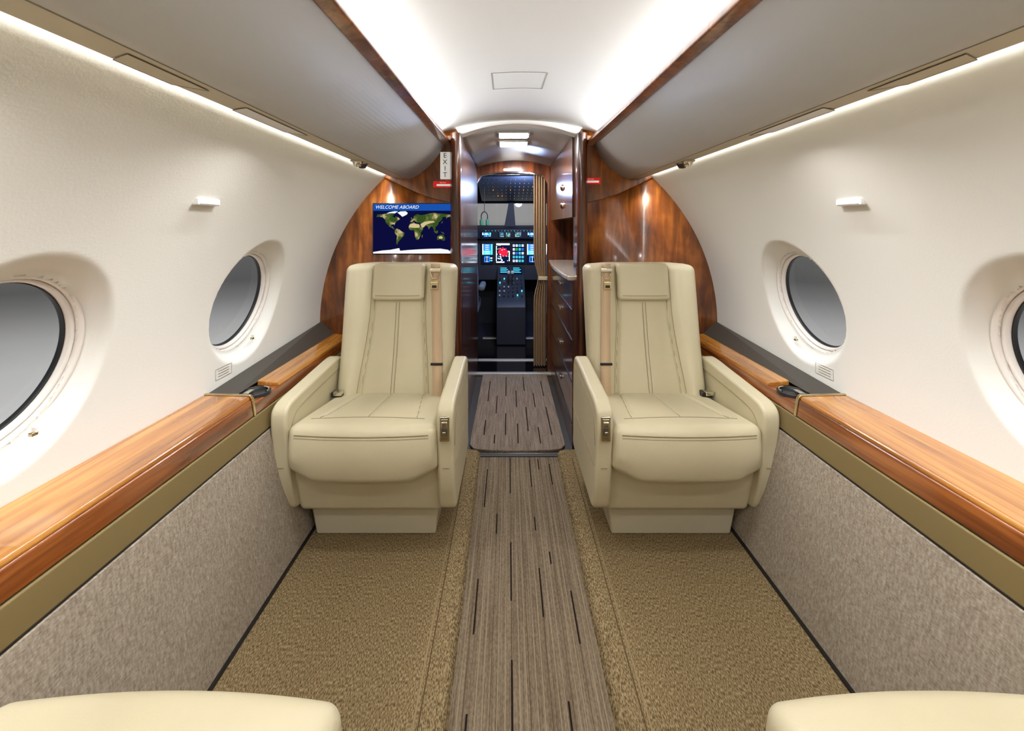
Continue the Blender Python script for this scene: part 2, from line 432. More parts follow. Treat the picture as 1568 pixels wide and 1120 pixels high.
# ------------------------------------------------------------------ lower sidewalls and ledges
for side in (-1, 1):
    S = lambda P: [(side * p[0], p[1]) for p in P]
    sn = 'left' if side < 0 else 'right'
    prism('wall_lower_' + sn, S([(0.792, -0.01), (0.862, 0.462), (1.0, 0.462), (1.0, -0.01)]), 'y', YB, YF, M['cloth'])
    box('baseboard_' + sn, side * 0.787, side * 0.80, YB, YF, -0.005, 0.009, M['black'])
    e = empty('side_ledge')
    prism('vinyl_band', S([(0.864, 0.468), (0.872, 0.535), (1.0, 0.535), (1.0, 0.468)]), 'y', YB, YF, M['olive'], e, 0.004)
    prism('shadow_gap', S([(0.868, 0.46), (0.868, 0.470), (1.0, 0.470), (1.0, 0.46)]), 'y', YB, YF, M['black'], e)
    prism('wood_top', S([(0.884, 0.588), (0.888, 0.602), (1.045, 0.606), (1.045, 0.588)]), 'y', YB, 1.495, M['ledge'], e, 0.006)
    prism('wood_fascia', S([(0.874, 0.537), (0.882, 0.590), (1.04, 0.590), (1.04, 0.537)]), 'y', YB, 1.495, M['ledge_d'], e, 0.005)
    prism('end_trim', S([(0.872, 0.536), (0.880, 0.594), (0.888, 0.605), (1.045, 0.609), (1.045, 0.54)]), 'y', 1.495, 1.507, M['brass'], e, 0.002)
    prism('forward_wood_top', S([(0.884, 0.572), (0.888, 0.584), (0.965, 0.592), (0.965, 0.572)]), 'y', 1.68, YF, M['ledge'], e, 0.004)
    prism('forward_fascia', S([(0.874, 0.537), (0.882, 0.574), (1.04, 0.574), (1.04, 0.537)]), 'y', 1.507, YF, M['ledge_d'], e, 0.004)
    v = [(side * 0.960, 1.507, 0.588), (side * 1.034, 1.507, 0.604), (side * 1.03, YF, 0.655), (side * 0.962, YF, 0.590), (side * 1.036, 1.507, 0.50), (side * 1.04, YF, 0.50)]
    obj('charcoal_infill', v, [(0, 1, 2, 3), (1, 4, 5, 2)], M['darkgrey'], e)
    prism('cup_holder_body', S([(0.878, 0.54), (0.882, 0.572), (0.97, 0.576), (0.97, 0.54)]), 'y', 1.507, 1.68, M['black'], e, 0.003)
    mt = Matrix.Translation((side * 0.922, 1.595, 0.584))
    lathe('cup_ring', [(0.047, -0.012), (0.047, 0.0), (0.0455, 0.002), (0.0435, 0.002), (0.042, 0.0), (0.042, -0.010)], M['black'], e, 40, mt)
    lathe('cup_well', [(0.043, -0.001), (0.040, -0.007), (0.0, -0.0075)], M['black'], e, 40, mt)
    tube('cup_crescent', [(side * 0.922 - side * 0.040 * math.cos(t), 1.595 + 0.040 * math.sin(t), 0.586) for t in [-0.2 + 0.12 * i for i in range(14)]], 0.003, M['chrome'], e)
    prism('cup_flap', S([(0.935, 0.579), (0.955, 0.579), (0.955, 0.585), (0.935, 0.585)]), 'y', 1.57, 1.61, M['chrome'], e, 0.002)
    z = 0.650
    pe = empty('wall_placard')
    tl = [(side * (wx(z + a) - 0.0010), 1.60 + b, z + a) for a, b in ((-0.018, -0.045), (-0.018, 0.045), (0.018, 0.045), (0.018, -0.045))]
    tube('placard_border', tl, 0.0006, M['outline'], pe, closed=True)
    for a in (0.009, 0.0, -0.009):
        tube('placard_text_line', [(side * (wx(z + a) - 0.0008), 1.57, z + a), (side * (wx(z + a) - 0.0008), 1.63, z + a)], 0.0008, M['outline'], pe)
    z = 1.215
    le = empty('wall_light')
    box('light_body', side * (wx(z) - 0.012), side * (wx(z) + 0.01), 1.19, 1.28, z - 0.009, z + 0.009, M['silver'], le, 0.003)
    box('light_lens', side * (wx(z) - 0.014), side * (wx(z) - 0.010), 1.195, 1.275, z - 0.006, z + 0.003, M['white'], le, 0.001)

# ------------------------------------------------------------------ floor
prof_half = spline([(0.80, 0.0), (0.5, 0.0), (0.30, 0.0), (0.235, -0.002), (0.207, -0.010), (0.195, -0.034)], 5)
ef = empty('floor')
for side in (-1, 1):
    strip('side_carpet', [(side * p[0], p[1]) for p in prof_half], YB, YF - 0.03, M['carpet'], ef)
    tube('carpet_seam', [(side * 0.274, YB, -0.0012), (side * 0.274, 2.3, -0.0012)], 0.0026, M['seamtan'], ef)
    tube('carpet_seam', [(side * 0.262, YB, -0.0014), (side * 0.262, 2.3, -0.0014)], 0.0020, M['seamdk'], ef)
box('subfloor', -0.9, 0.9, YB, YF, -0.09, -0.06, M['black'], ef)
er = empty('aisle_runner')
box('runner_pile', -0.205, 0.205, YB, 2.37, -0.06, -0.030, M['runner'], er)
for x in (-0.178, -0.135, -0.118, -0.082, -0.062, -0.025, -0.008, 0.018, 0.035, 0.072, 0.088, 0.118, 0.132, 0.168, 0.182):
    box('light_stripe', x - 0.0009, x + 0.0009, YB, 2.37, -0.0305, -0.0292, M['stripe'], er)
for x in (-0.165, -0.10, -0.045, 0.0, 0.052, 0.105, 0.148):
    box('fine_dark_line', x - 0.0007, x + 0.0007, YB, 2.37, -0.0305, -0.0291, M['seamdk'], er)
cols = {-0.155: [(0.95, 1.12), (1.34, 1.55), (1.95, 2.25)], -0.045: [(0.4, 0.6), (0.98, 1.26), (1.46, 1.73), (2.05, 2.36)], 0.052: [(0.7, 0.95), (1.40, 1.60), (1.80, 1.88), (2.1, 2.34)], 0.148: [(0.5, 0.8), (1.31, 1.50), (2.12, 2.3)], 0.095: [(0.98, 1.15), (1.62, 1.68), (2.25, 2.35)], -0.10: [(0.75, 0.9), (1.78, 1.9)]}
for x, segs in cols.items():
    for (a, b) in segs:
        box('dark_dash', x - 0.0024, x + 0.0024, a, b, -0.0305, -0.0284, M['dash'], er)
box('threshold_strip', -0.30, 0.30, 2.372, 2.40, -0.06, -0.026, M['darkgrey'], ef)
box('threshold_metal', -0.30, 0.30, 2.395, 2.402, -0.06, -0.024, M['brass'], ef)
box('vestibule_floor', -0.32, 0.32, 2.40, 3.69, -0.07, -0.034, M['darkgrey'], ef)
box('cockpit_floor', -0.8, 0.8, 3.69, 4.86, -0.07, -0.02, M['floorgloss'], ef)
box('cockpit_carpet', -0.8, 0.8, 4.86, 5.6, -0.07, -0.015, M['cockpit'], ef)
for yy in (3.69, 4.06, 4.86):
    box('sill_plate', -0.32, 0.32, yy - 0.025, yy + 0.025, -0.03, -0.014, M['sill'], ef, 0.003)
em = empty('entry_mat')
pts = spline([(-0.255, 3.66), (-0.258, 3.0), (-0.262, 2.56), (-0.25, 2.47), (-0.20, 2.435), (0.0, 2.42), (0.19, 2.435), (0.24, 2.47), (0.252, 2.56), (0.25, 3.0), (0.25, 3.66)], 5)
prism('mat_pile', pts, 'z', -0.034, -0.020, M['mat'], em, 0.003)
for x, segs in {-0.19: [(2.6, 2.8), (3.1, 3.5)], -0.13: [(2.5, 2.6), (2.9, 3.2)], -0.07: [(2.6, 2.9), (3.2, 3.6)], 0.0: [(2.5, 2.75), (3.0, 3.3)], 0.06: [(2.65, 3.0), (3.3, 3.6)], 0.12: [(2.5, 2.7), (3.0, 3.25)], 0.19: [(2.6, 3.0), (3.2, 3.5)]}.items():
    for (a, b) in segs:
        box('dark_dash', x - 0.003, x + 0.003, a, b, -0.021, -0.0188, M['dash'], em)

# ------------------------------------------------------------------ forward bulkhead
for side in (-1, 1):
    e = empty('bulkhead_partition')
    S = lambda P: [(side * p[0], p[1]) for p in P]
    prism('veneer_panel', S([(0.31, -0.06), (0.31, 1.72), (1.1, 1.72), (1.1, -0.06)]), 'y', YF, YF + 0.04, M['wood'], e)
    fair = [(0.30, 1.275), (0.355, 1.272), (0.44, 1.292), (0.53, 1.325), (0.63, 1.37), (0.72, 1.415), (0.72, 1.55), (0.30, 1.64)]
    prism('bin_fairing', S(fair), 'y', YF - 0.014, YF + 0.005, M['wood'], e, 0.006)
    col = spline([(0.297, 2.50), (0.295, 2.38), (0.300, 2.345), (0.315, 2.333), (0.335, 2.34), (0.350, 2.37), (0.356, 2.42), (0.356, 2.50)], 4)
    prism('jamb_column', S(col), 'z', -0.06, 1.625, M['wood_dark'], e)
    for p in e.children[-1].data.polygons: p.use_smooth = abs(p.normal.z) < 0.5
def vz(x): return 1.680 - 0.66 * x * x
n = 24
pts = [(-0.30 + 0.6 * i / n, vz(-0.30 + 0.6 * i / n)) for i in range(n + 1)]
top = [(0.36 - 0.72 * i / n, 1.71) for i in range(n + 1)]
prism('trim_2', pts + top, 'y', 2.385, 2.46, M['ceil'])
tube('trim_3', [(p[0], 2.383, p[1] + 0.002) for p in pts], 0.003, M['white'])

# vestibule
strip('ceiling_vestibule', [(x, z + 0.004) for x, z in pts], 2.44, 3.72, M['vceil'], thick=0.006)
e = empty('ceiling_light')
for (ya, yb) in ((2.55, 2.66), (2.82, 2.95)):
    box('diffuser', -0.105, 0.055, ya, yb, 1.655, 1.668, M['lamp'], e, 0.002)
    box('bezel', -0.115, 0.065, ya - 0.01, yb + 0.01, 1.662, 1.675, M['chrome'], e, 0.002)
area('vestibule_lamp', (0, 2.75, 1.645), (0, 0, 0), 0.16, 0.4, 9, (1, 0.97, 0.94), e)
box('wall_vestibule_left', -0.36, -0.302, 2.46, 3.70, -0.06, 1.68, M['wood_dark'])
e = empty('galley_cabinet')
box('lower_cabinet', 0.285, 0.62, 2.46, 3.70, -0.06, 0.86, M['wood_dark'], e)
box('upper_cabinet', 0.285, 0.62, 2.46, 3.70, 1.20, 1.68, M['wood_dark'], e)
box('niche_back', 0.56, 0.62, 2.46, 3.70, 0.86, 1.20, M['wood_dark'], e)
cpts = spline([(0.62, 2.47), (0.30, 2.47), (0.262, 2.53), (0.25, 2.75), (0.25, 3.3), (0.27, 3.6), (0.30, 3.69), (0.62, 3.69)], 5)
prism('countertop', cpts, 'z', 0.86, 0.885, M['marble'], e, 0.006)
for zz in (0.10, 0.32, 0.54, 0.70):
    box('drawer_gap', 0.281, 0.29, 2.47, 3.69, zz, zz + 0.005, M['black'], e)
    box('drawer_latch', 0.272, 0.286, 2.95, 3.03, zz + 0.08, zz + 0.10, M['chrome'], e, 0.004)
for zz in (1.28, 1.39):
    mt = Matrix.Translation((0.285, 2.88, zz)) @ Matrix.Rotation(-math.pi / 2, 4, 'Y')
    lathe('galley_downlight', [(0.0, 0.016), (0.012, 0.015), (0.020, 0.009), (0.022, 0.0)], M['chrome'], e, 24, mt)
e = empty('door_1')
fr = [(-0.62, -0.06), (-0.305, -0.06), (-0.305, 1.50), (-0.27, 1.56), (-0.15, 1.585), (0.0, 1.59), (0.12, 1.585), (0.23, 1.56), (0.262, 1.50), (0.262, -0.06), (0.62, -0.06), (0.62, 1.75), (-0.62, 1.75)]
prism('door_frame', fr, 'y', 3.72, 3.80, M['wood_dark'], e, 0.006)
box('header_lamp', -0.09, 0.05, 3.712, 3.74, 1.60, 1.612, M['lamp'], e, 0.002)
e = empty('doorway_curtain')
v = []; f = []; nx = 60; nz = 30
for j in range(nz + 1):
    z = -0.01 + 1.585 * j / nz
    g = 1 - 0.35 * math.exp(-((z - 0.72) / 0.10) ** 2)
    for i in range(nx + 1):
        t = i / nx
        x = 0.262 - 0.105 * g * t
        y = 3.86 + 0.022 * math.sin(t * 2 * math.pi * 5) * (0.6 + 0.4 * g)
        v.append((x, y, z))
for j in range(nz):
    for i in range(nx):
        f.append((j * (nx + 1) + i, j * (nx + 1) + i + 1, (j + 1) * (nx + 1) + i + 1, (j + 1) * (nx + 1) + i))
obj('curtain_cloth', v, f, M['curtain'], e, smooth=True)
tube('curtain_rail', [(-0.32, 3.86, 1.583), (0.30, 3.86, 1.583)], 0.006, M['chrome'], e)
box('curtain_tieback', 0.195, 0.265, 3.832, 3.888, 0.705, 0.735, M['leather'], e, 0.004)
area('curtain_fill_light', (0.0, 3.55, 1.60), (0, 0, 0), 0.1, 0.1, 4, (1, 0.95, 0.9), e)  # added fill to brighten the curtain and doorway, no fixture here
bpy.data.objects['curtain_fill_light'].rotation_euler = Vector((0.1, 0.5, -1)).to_track_quat('-Z', 'Y').to_euler()

# ------------------------------------------------------------------ cockpit
e = empty('cockpit_shell')
box('side_wall', -0.84, -0.80, 3.80, 5.7, -0.06, 1.75, M['cockpit'], e)
box('side_wall', 0.80, 0.84, 3.80, 5.7, -0.06, 1.75, M['cockpit'], e)
box('cockpit_roof', -0.84, 0.84, 3.80, 5.7, 1.66, 1.72, M['cockpit'], e)
box('nose_wall', -0.84, 0.84, 5.62, 5.68, -0.06, 1.165, M['cockpit'], e)
box('windshield_header', -0.84, 0.84, 5.62, 5.68, 1.43, 1.72, M['cockpit'], e)
box('windshield_post', -0.84, -0.62, 5.60, 5.68, 1.15, 1.45, M['cockpit'], e, 0.005)
box('windshield_post', 0.60, 0.84, 5.60, 5.68, 1.15, 1.45, M['cockpit'], e, 0.005)
prism('centre_post', [(-0.10, 1.15), (-0.045, 1.45), (0.01, 1.45), (0.035, 1.15)], 'y', 5.58, 5.66, M['cockpit'], e, 0.004)
box('windshield_glass', -0.62, 0.60, 5.645, 5.65, 1.15, 1.44, M['glass'], e)
e = empty('overhead_switch_panel')
prism('panel_body', [(4.35, 1.62), (4.40, 1.66), (5.4, 1.66), (5.45, 1.455), (5.35, 1.445)], 'x', -0.36, 0.30, M['cockpit'], e, 0.01)
random.seed(3)
for r_ in range(7):
    for k in range(12):
        t = 0.06 + r_ / 7.5; x = -0.30 + 0.045 * k
        y = 4.40 + t * 0.95; z = 1.612 - 0.172 * t - 0.001
        mm = random.choice(['amber', 'black', 'darkgrey', 'darkgrey', 'black', 'darkgrey', 'darkgrey'])
        q = 0.0035
        box('switch', x - q, x + q, y - 0.005, y + 0.005, z - 0.006, z + 0.006, M[mm], e)
e = empty('instrument_panel')
prism('panel_face', [(5.20, 0.55), (5.22, 1.0), (5.12, 1.02), (5.10, 1.12), (5.2, 1.15), (5.55, 1.15), (5.55, 0.55)], 'x', -0.79, 0.79, M['cockpit'], e, 0.006)
def disp(xa, xb, za, zb, kind, y=5.20):
    box('display_bezel', xa - 0.010, xb + 0.010, y - 0.012, y + 0.02, za - 0.010, zb + 0.010, M['black'], e, 0.003)
    yy = y - 0.0135
    def q(a, b, c, d, m, k=1):
        xx0 = xa + (xb - xa) * a; xx1 = xa + (xb - xa) * b; z0 = za + (zb - za) * c; z1 = za + (zb - za) * d
        obj('display_symbol', [(xx0, yy - 0.0006 * k, z0), (xx1, yy - 0.0006 * k, z0), (xx1, yy - 0.0006 * k, z1), (xx0, yy - 0.0006 * k, z1)], [(0, 1, 2, 3)], M[m], e)
    q(0, 1, 0, 1, 'd_navy', 0)
    if kind == 'pfd':
        q(0.12, 0.78, 0.62, 0.95, 'd_blue'); q(0.12, 0.78, 0.42, 0.62, 'd_cyan'); q(0.02, 0.1, 0.42, 0.95, 'd_white'); q(0.82, 0.97, 0.42, 0.95, 'd_cyan')
        for k in range(5): q(0.3, 0.62, 0.48 + 0.1 * k, 0.505 + 0.1 * k, 'd_white', 2)
        q(0.2, 0.7, 0.05, 0.34, 'd_blue'); q(0.3, 0.6, 0.1, 0.28, 'd_navy', 2); q(0.43, 0.47, 0.05, 0.34, 'd_white', 3); q(0.75, 0.95, 0.1, 0.16, 'd_cyan'); q(0.75, 0.95, 0.22, 0.28, 'd_white')
    elif kind == 'map':
        v = []
        for i in range(28):
            a = 2 * math.pi * i / 28; rr = 0.42 * (0.75 + 0.25 * math.sin(3 * a + 1) * math.cos(5 * a))
            v.append((xa + (xb - xa) * (0.52 + rr * math.cos(a)), yy - 0.0006, za + (zb - za) * (0.55 + 0.8 * rr * math.sin(a))))
        obj('weather_return', v, [tuple(range(28))], M['d_red'], e)
        rg = random.Random(5)
        for k in range(34):
            a, b = rg.random() * 0.9, rg.random() * 0.9; w = 0.03 + 0.05 * rg.random()
            q(a, a + w, b, b + w * 0.6, rg.choice(['d_white', 'd_white', 'd_green', 'd_white', 'd_cyan']), 2)
        q(0.02, 0.98, 0.9, 0.98, 'd_white'); q(0.02, 0.6, 0.02, 0.08, 'd_white'); q(0.0, 0.05, 0.1, 0.85, 'd_white'); q(0.93, 0.99, 0.1, 0.6, 'd_white')
    else:
        rg = random.Random(int(abs(xa) * 1000) + 3)
        for r_ in range(5):
            for c_ in range(4):
                a = 0.06 + c_ * 0.24; b = 0.06 + r_ * 0.19
                m_ = rg.choice(['d_white', 'd_cyan', 'd_white', 'd_green', 'd_blue'])
                q(a, a + 0.16, b, b + 0.11, m_); q(a + 0.02, a + 0.14, b + 0.02, b + 0.085, 'd_navy', 2)
                q(a + 0.05, a + 0.11, b + 0.03, b + 0.055, m_, 3)
disp(-0.62, -0.40, 0.74, 0.965, 'pfd'); disp(-0.345, -0.225, 0.74, 0.965, 'pfd'); disp(-0.190, -0.035, 0.74, 0.965, 'map')
disp(-0.010, 0.128, 0.74, 0.965, 'eng'); disp(0.155, 0.29, 0.74, 0.965, 'pfd'); disp(0.36, 0.6, 0.74, 0.965, 'pfd')
for (a, b) in ((-0.34, -0.24), (-0.15, -0.10), (-0.08, -0.03), (0.02, 0.09), (0.16, 0.26)):
    disp(a, b, 1.035, 1.085, 'pfd' if abs(a) > 0.155 else 'eng', 5.105)
for k in range(16):
    x = -0.30 + 0.035 * k
    box('panel_button', x - 0.004, x + 0.004, 5.088, 5.11, 1.100, 1.106, M['cyan' if k % 3 == 0 else 'silver'], e)
e = empty('centre_pedestal')
prism('pedestal_body', [(4.55, -0.015), (4.55, 0.36), (4.62, 0.42), (5.0, 0.62), (5.18, 0.715), (5.18, -0.015)], 'x', -0.17, 0.12, M['cockpit'], e, 0.01)
for k in range(2):
    xa = -0.15 + 0.14 * k
    v = [(xa, 5.02, 0.639), (xa + 0.11, 5.02, 0.639), (xa + 0.11, 5.13, 0.698), (xa, 5.13, 0.698)]
    obj('flight_management_screen', v, [(0, 1, 2, 3)], M['d_navy'], e)
    for j in range(4):
        yy = 5.035 + 0.025 * j; zz = 0.641 + (yy - 5.02) * 0.535
        v = [(xa + 0.01, yy, zz), (xa + 0.095 - 0.015 * (j % 2), yy, zz), (xa + 0.095 - 0.015 * (j % 2), yy + 0.008, zz + 0.0045), (xa + 0.01, yy + 0.008, zz + 0.0045)]
        obj('fms_text_row', v, [(0, 1, 2, 3)], M['d_cyan'], e)
for x in (-0.05, -0.01):
    box('throttle_lever', x - 0.008, x + 0.008, 4.84, 4.86, 0.5, 0.66, M['black'], e, 0.003)
    rbox('throttle_knob', (0.016, 0.016, 0.018), 0.012, 0.01, M['silver'], e, (x, 4.85, 0.67))
for k in range(30):
    x = -0.14 + 0.045 * (k % 6); y = 4.66 + 0.065 * (k // 6); z = 0.44 + (y - 4.62) * 0.526
    box('pedestal_button', x - 0.006, x + 0.006, y - 0.01, y + 0.01, z - 0.01, z + 0.006, M[('silver', 'darkgrey', 'darkgrey', 'black', 'd_cyan', 'darkgrey', 'silver')[k % 7]], e)
for sx, sg in ((-0.56, -1), (0.52, 1)):
    e = empty('pilot_seat', (sx, 4.55, 0))
    rbox('seat_back', (0.22, 0.06, 0.30), 0.05, 0.1, M['pilot'], e, (0, -0.10, 0.66), lambda x, y, z: (x * (1 - 0.25 * max(0, z)), y - 0.1 * z, z))
    rbox('headrest', (0.12, 0.045, 0.07), 0.04, 0.1, M['pilot'], e, (0, -0.14, 1.03))
    rbox('seat_cushion', (0.22, 0.24, 0.07), 0.05, 0.1, M['pilot'], e, (0, 0.12, 0.36))
    rbox('armrest', (0.03, 0.17, 0.03), 0.025, 0.1, M['pilot'], e, (-sg * 0.25, 0.05, 0.56))
    box('pedestal_base', -0.14, 0.14, -0.08, 0.3, -0.02, 0.30, M['cockpit'], e, 0.01)
l = bpy.data.lights.new('cockpit_fill_light', 'POINT'); l.energy = 26; l.color = (0.45, 0.6, 1.0); l.shadow_soft_size = 0.05  # added blue fill to brighten the cockpit, no fixture behind it
o = bpy.data.objects.new('cockpit_fill_light', l); COL.objects.link(o); o.location = (0.1, 4.3, 1.5)
e = empty('pilot_headset')
hg = mat('headset_green', srgb(70, 140, 100), 0.5)
tube('headband', spline([(-0.325, 4.7, 1.20), (-0.325, 4.7, 1.27), (-0.295, 4.7, 1.30), (-0.265, 4.7, 1.27), (-0.265, 4.7, 1.20)], 5), 0.005, M['black'], e)
for x in (-0.325, -0.265):
    rbox('ear_cup', (0.016, 0.03, 0.034), 0.014, 0.03, hg, e, (x, 4.7, 1.19))
tube('hanger', [(-0.295, 4.7, 1.30), (-0.295, 4.7, 1.60)], 0.003, M['black'], e)

# ------------------------------------------------------------------ TV on left partition
e = empty('wall_monitor')
tx0, tx1, tz0, tz1 = -0.755, -0.350, 1.010, 1.268
ty = YF - 0.012
box('bezel', tx0 - 0.004, tx1 + 0.004, ty, YF + 0.01, tz0 - 0.004, tz1 + 0.004, M['black'], e, 0.002)
band = tz1 - 0.036
def quad(name, xa, xb, za, zb, y, m, par):
    return obj(name, [(xa, y, za), (xb, y, za), (xb, y, zb), (xa, y, zb)], [(0, 1, 2, 3)], m, par)
quad('screen_ocean', tx0, tx1, tz0, band, ty - 0.001, M['tvnavy'], e)
quad('screen_banner', tx0, tx1, band, tz1, ty - 0.001, M['tvblue'], e)
text('banner_text', 'WELCOME ABOARD', 0.0245, (tx0 + 0.010, ty - 0.003, band + 0.018), (math.pi / 2, 0, 0), M['tvwhite'], e, 0.3, 'LEFT')
conts = {
 'north_america': [(-165, 60), (-160, 70), (-140, 70), (-125, 72), (-95, 74), (-82, 70), (-92, 62), (-80, 56), (-76, 62), (-64, 58), (-56, 51), (-66, 45), (-75, 38), (-81, 30), (-81, 25), (-84, 30), (-96, 28), (-97, 20), (-90, 21), (-84, 12), (-80, 8), (-92, 14), (-105, 20), (-112, 28), (-122, 36), (-124, 47), (-135, 58), (-150, 60)],
 'south_america': [(-78, 8), (-70, 12), (-60, 9), (-50, 1), (-35, -6), (-39, -18), (-48, -27), (-57, -36), (-64, -42), (-68, -54), (-74, -50), (-72, -35), (-70, -18), (-80, -6), (-80, 1)],
 'africa': [(-16, 15), (-16, 22), (-9, 32), (0, 36), (10, 37), (11, 33), (22, 32), (32, 31), (37, 21), (43, 12), (51, 11), (46, 2), (40, -5), (40, -16), (34, -24), (30, -32), (19, -34), (13, -22), (12, -8), (9, 4), (-5, 5), (-12, 8)],
 'eurasia': [(-9, 37), (-9, 44), (-1, 47), (4, 52), (9, 55), (6, 60), (12, 66), (24, 71), (40, 67), (60, 69), (75, 73), (100, 77), (115, 74), (140, 73), (165, 70), (180, 68), (175, 62), (162, 57), (157, 51), (155, 60), (140, 59), (138, 50), (128, 40), (122, 38), (121, 30), (113, 22), (107, 18), (108, 10), (103, 2), (99, 10), (95, 17), (88, 22), (80, 14), (77, 8), (72, 20), (62, 25), (57, 24), (50, 30), (57, 18), (45, 12), (36, 30), (36, 36), (27, 37), (22, 38), (16, 40), (12, 44), (5, 43), (0, 39)],
 'australia': [(114, -22), (122, -17), (131, -12), (137, -13), (142, -11), (147, -19), (153, -27), (150, -37), (142, -38), (136, -34), (128, -32), (116, -35)],
 'indonesia': [(96, 5), (104, -3), (106, -6), (115, -8), (119, -3), (118, 5), (109, 2), (101, 1)],
 'new_guinea': [(131, -1), (141, -3), (150, -10), (140, -8)],
 'madagascar': [(44, -24), (44, -16), (50, -13), (47, -25)],
 'britain': [(-5, 50), (1, 52), (-3, 58), (-6, 57)],
 'japan': [(131, 32), (140, 36), (142, 44), (136, 37)],
}
ice = {'greenland': [(-45, 60), (-55, 68), (-68, 77), (-55, 82), (-30, 83), (-20, 76), (-25, 69)],
       'arctic_isles': [(-120, 73), (-105, 79), (-80, 83), (-65, 82), (-80, 74), (-100, 75)],
       'antarctica': [(-180, -84), (-140, -78), (-100, -75), (-60, -68), (-55, -79), (-20, -76), (30, -73), (80, -71), (130, -70), (165, -75), (180, -84), (180, -90), (-180, -90)]}
sand = {'sahara': [(-14, 17), (-14, 24), (-8, 31), (10, 33), (22, 30), (32, 29), (36, 20), (30, 15), (10, 15)], 'arabia_asia': [(38, 28), (45, 34), (58, 40), (80, 43), (100, 43), (105, 38), (85, 34), (65, 28), (56, 20), (46, 15)],
        'outback': [(122, -22), (133, -18), (142, -24), (138, -30), (124, -29)]}
def mp(lo, la): return (tx0 + (lo + 180) / 360 * (tx1 - tx0), tz0 + (la + 90) / 175 * (band - tz0))
for grp, mm, dd in ((conts, 'land', 0.003), (ice, 'tvwhite', 0.0032), (sand, 'desert', 0.0034)):
    for nme, pl in grp.items():
        pl2 = [mp(*p) for p in pl]
        o = obj(nme, [(p[0], ty - dd, p[1]) for p in pl2], [tuple(range(len(pl2)))], M[mm], e, recalc=False)
e = empty('exit_sign')
box('plate', -0.405, -0.355, YF - 0.030, YF - 0.013, 1.395, 1.535, M['sign'], e, 0.002)
for i, ch in enumerate('EXIT'):
    text('letter_' + ch, ch, 0.036, (-0.380, YF - 0.0315, 1.515 - i * 0.033), (math.pi / 2, 0, 0), M['ink'], e)
for cx, czz in ((-0.392, 1.368), (0.372, 1.386)):
    e = empty('warning_placard')
    yp = YF - 0.014
    box('plate', cx - 0.050, cx + 0.050, yp - 0.012, yp, czz - 0.016, czz + 0.016, M['red'], e, 0.001)
    box('white_panel', cx - 0.032, cx + 0.042, yp - 0.014, yp - 0.010, czz - 0.009, czz + 0.001, M['sign'], e)
    text('arrow_text', '<< >>', 0.012, (cx, yp - 0.0145, czz + 0.008), (math.pi / 2, 0, 0), M['sign'], e)

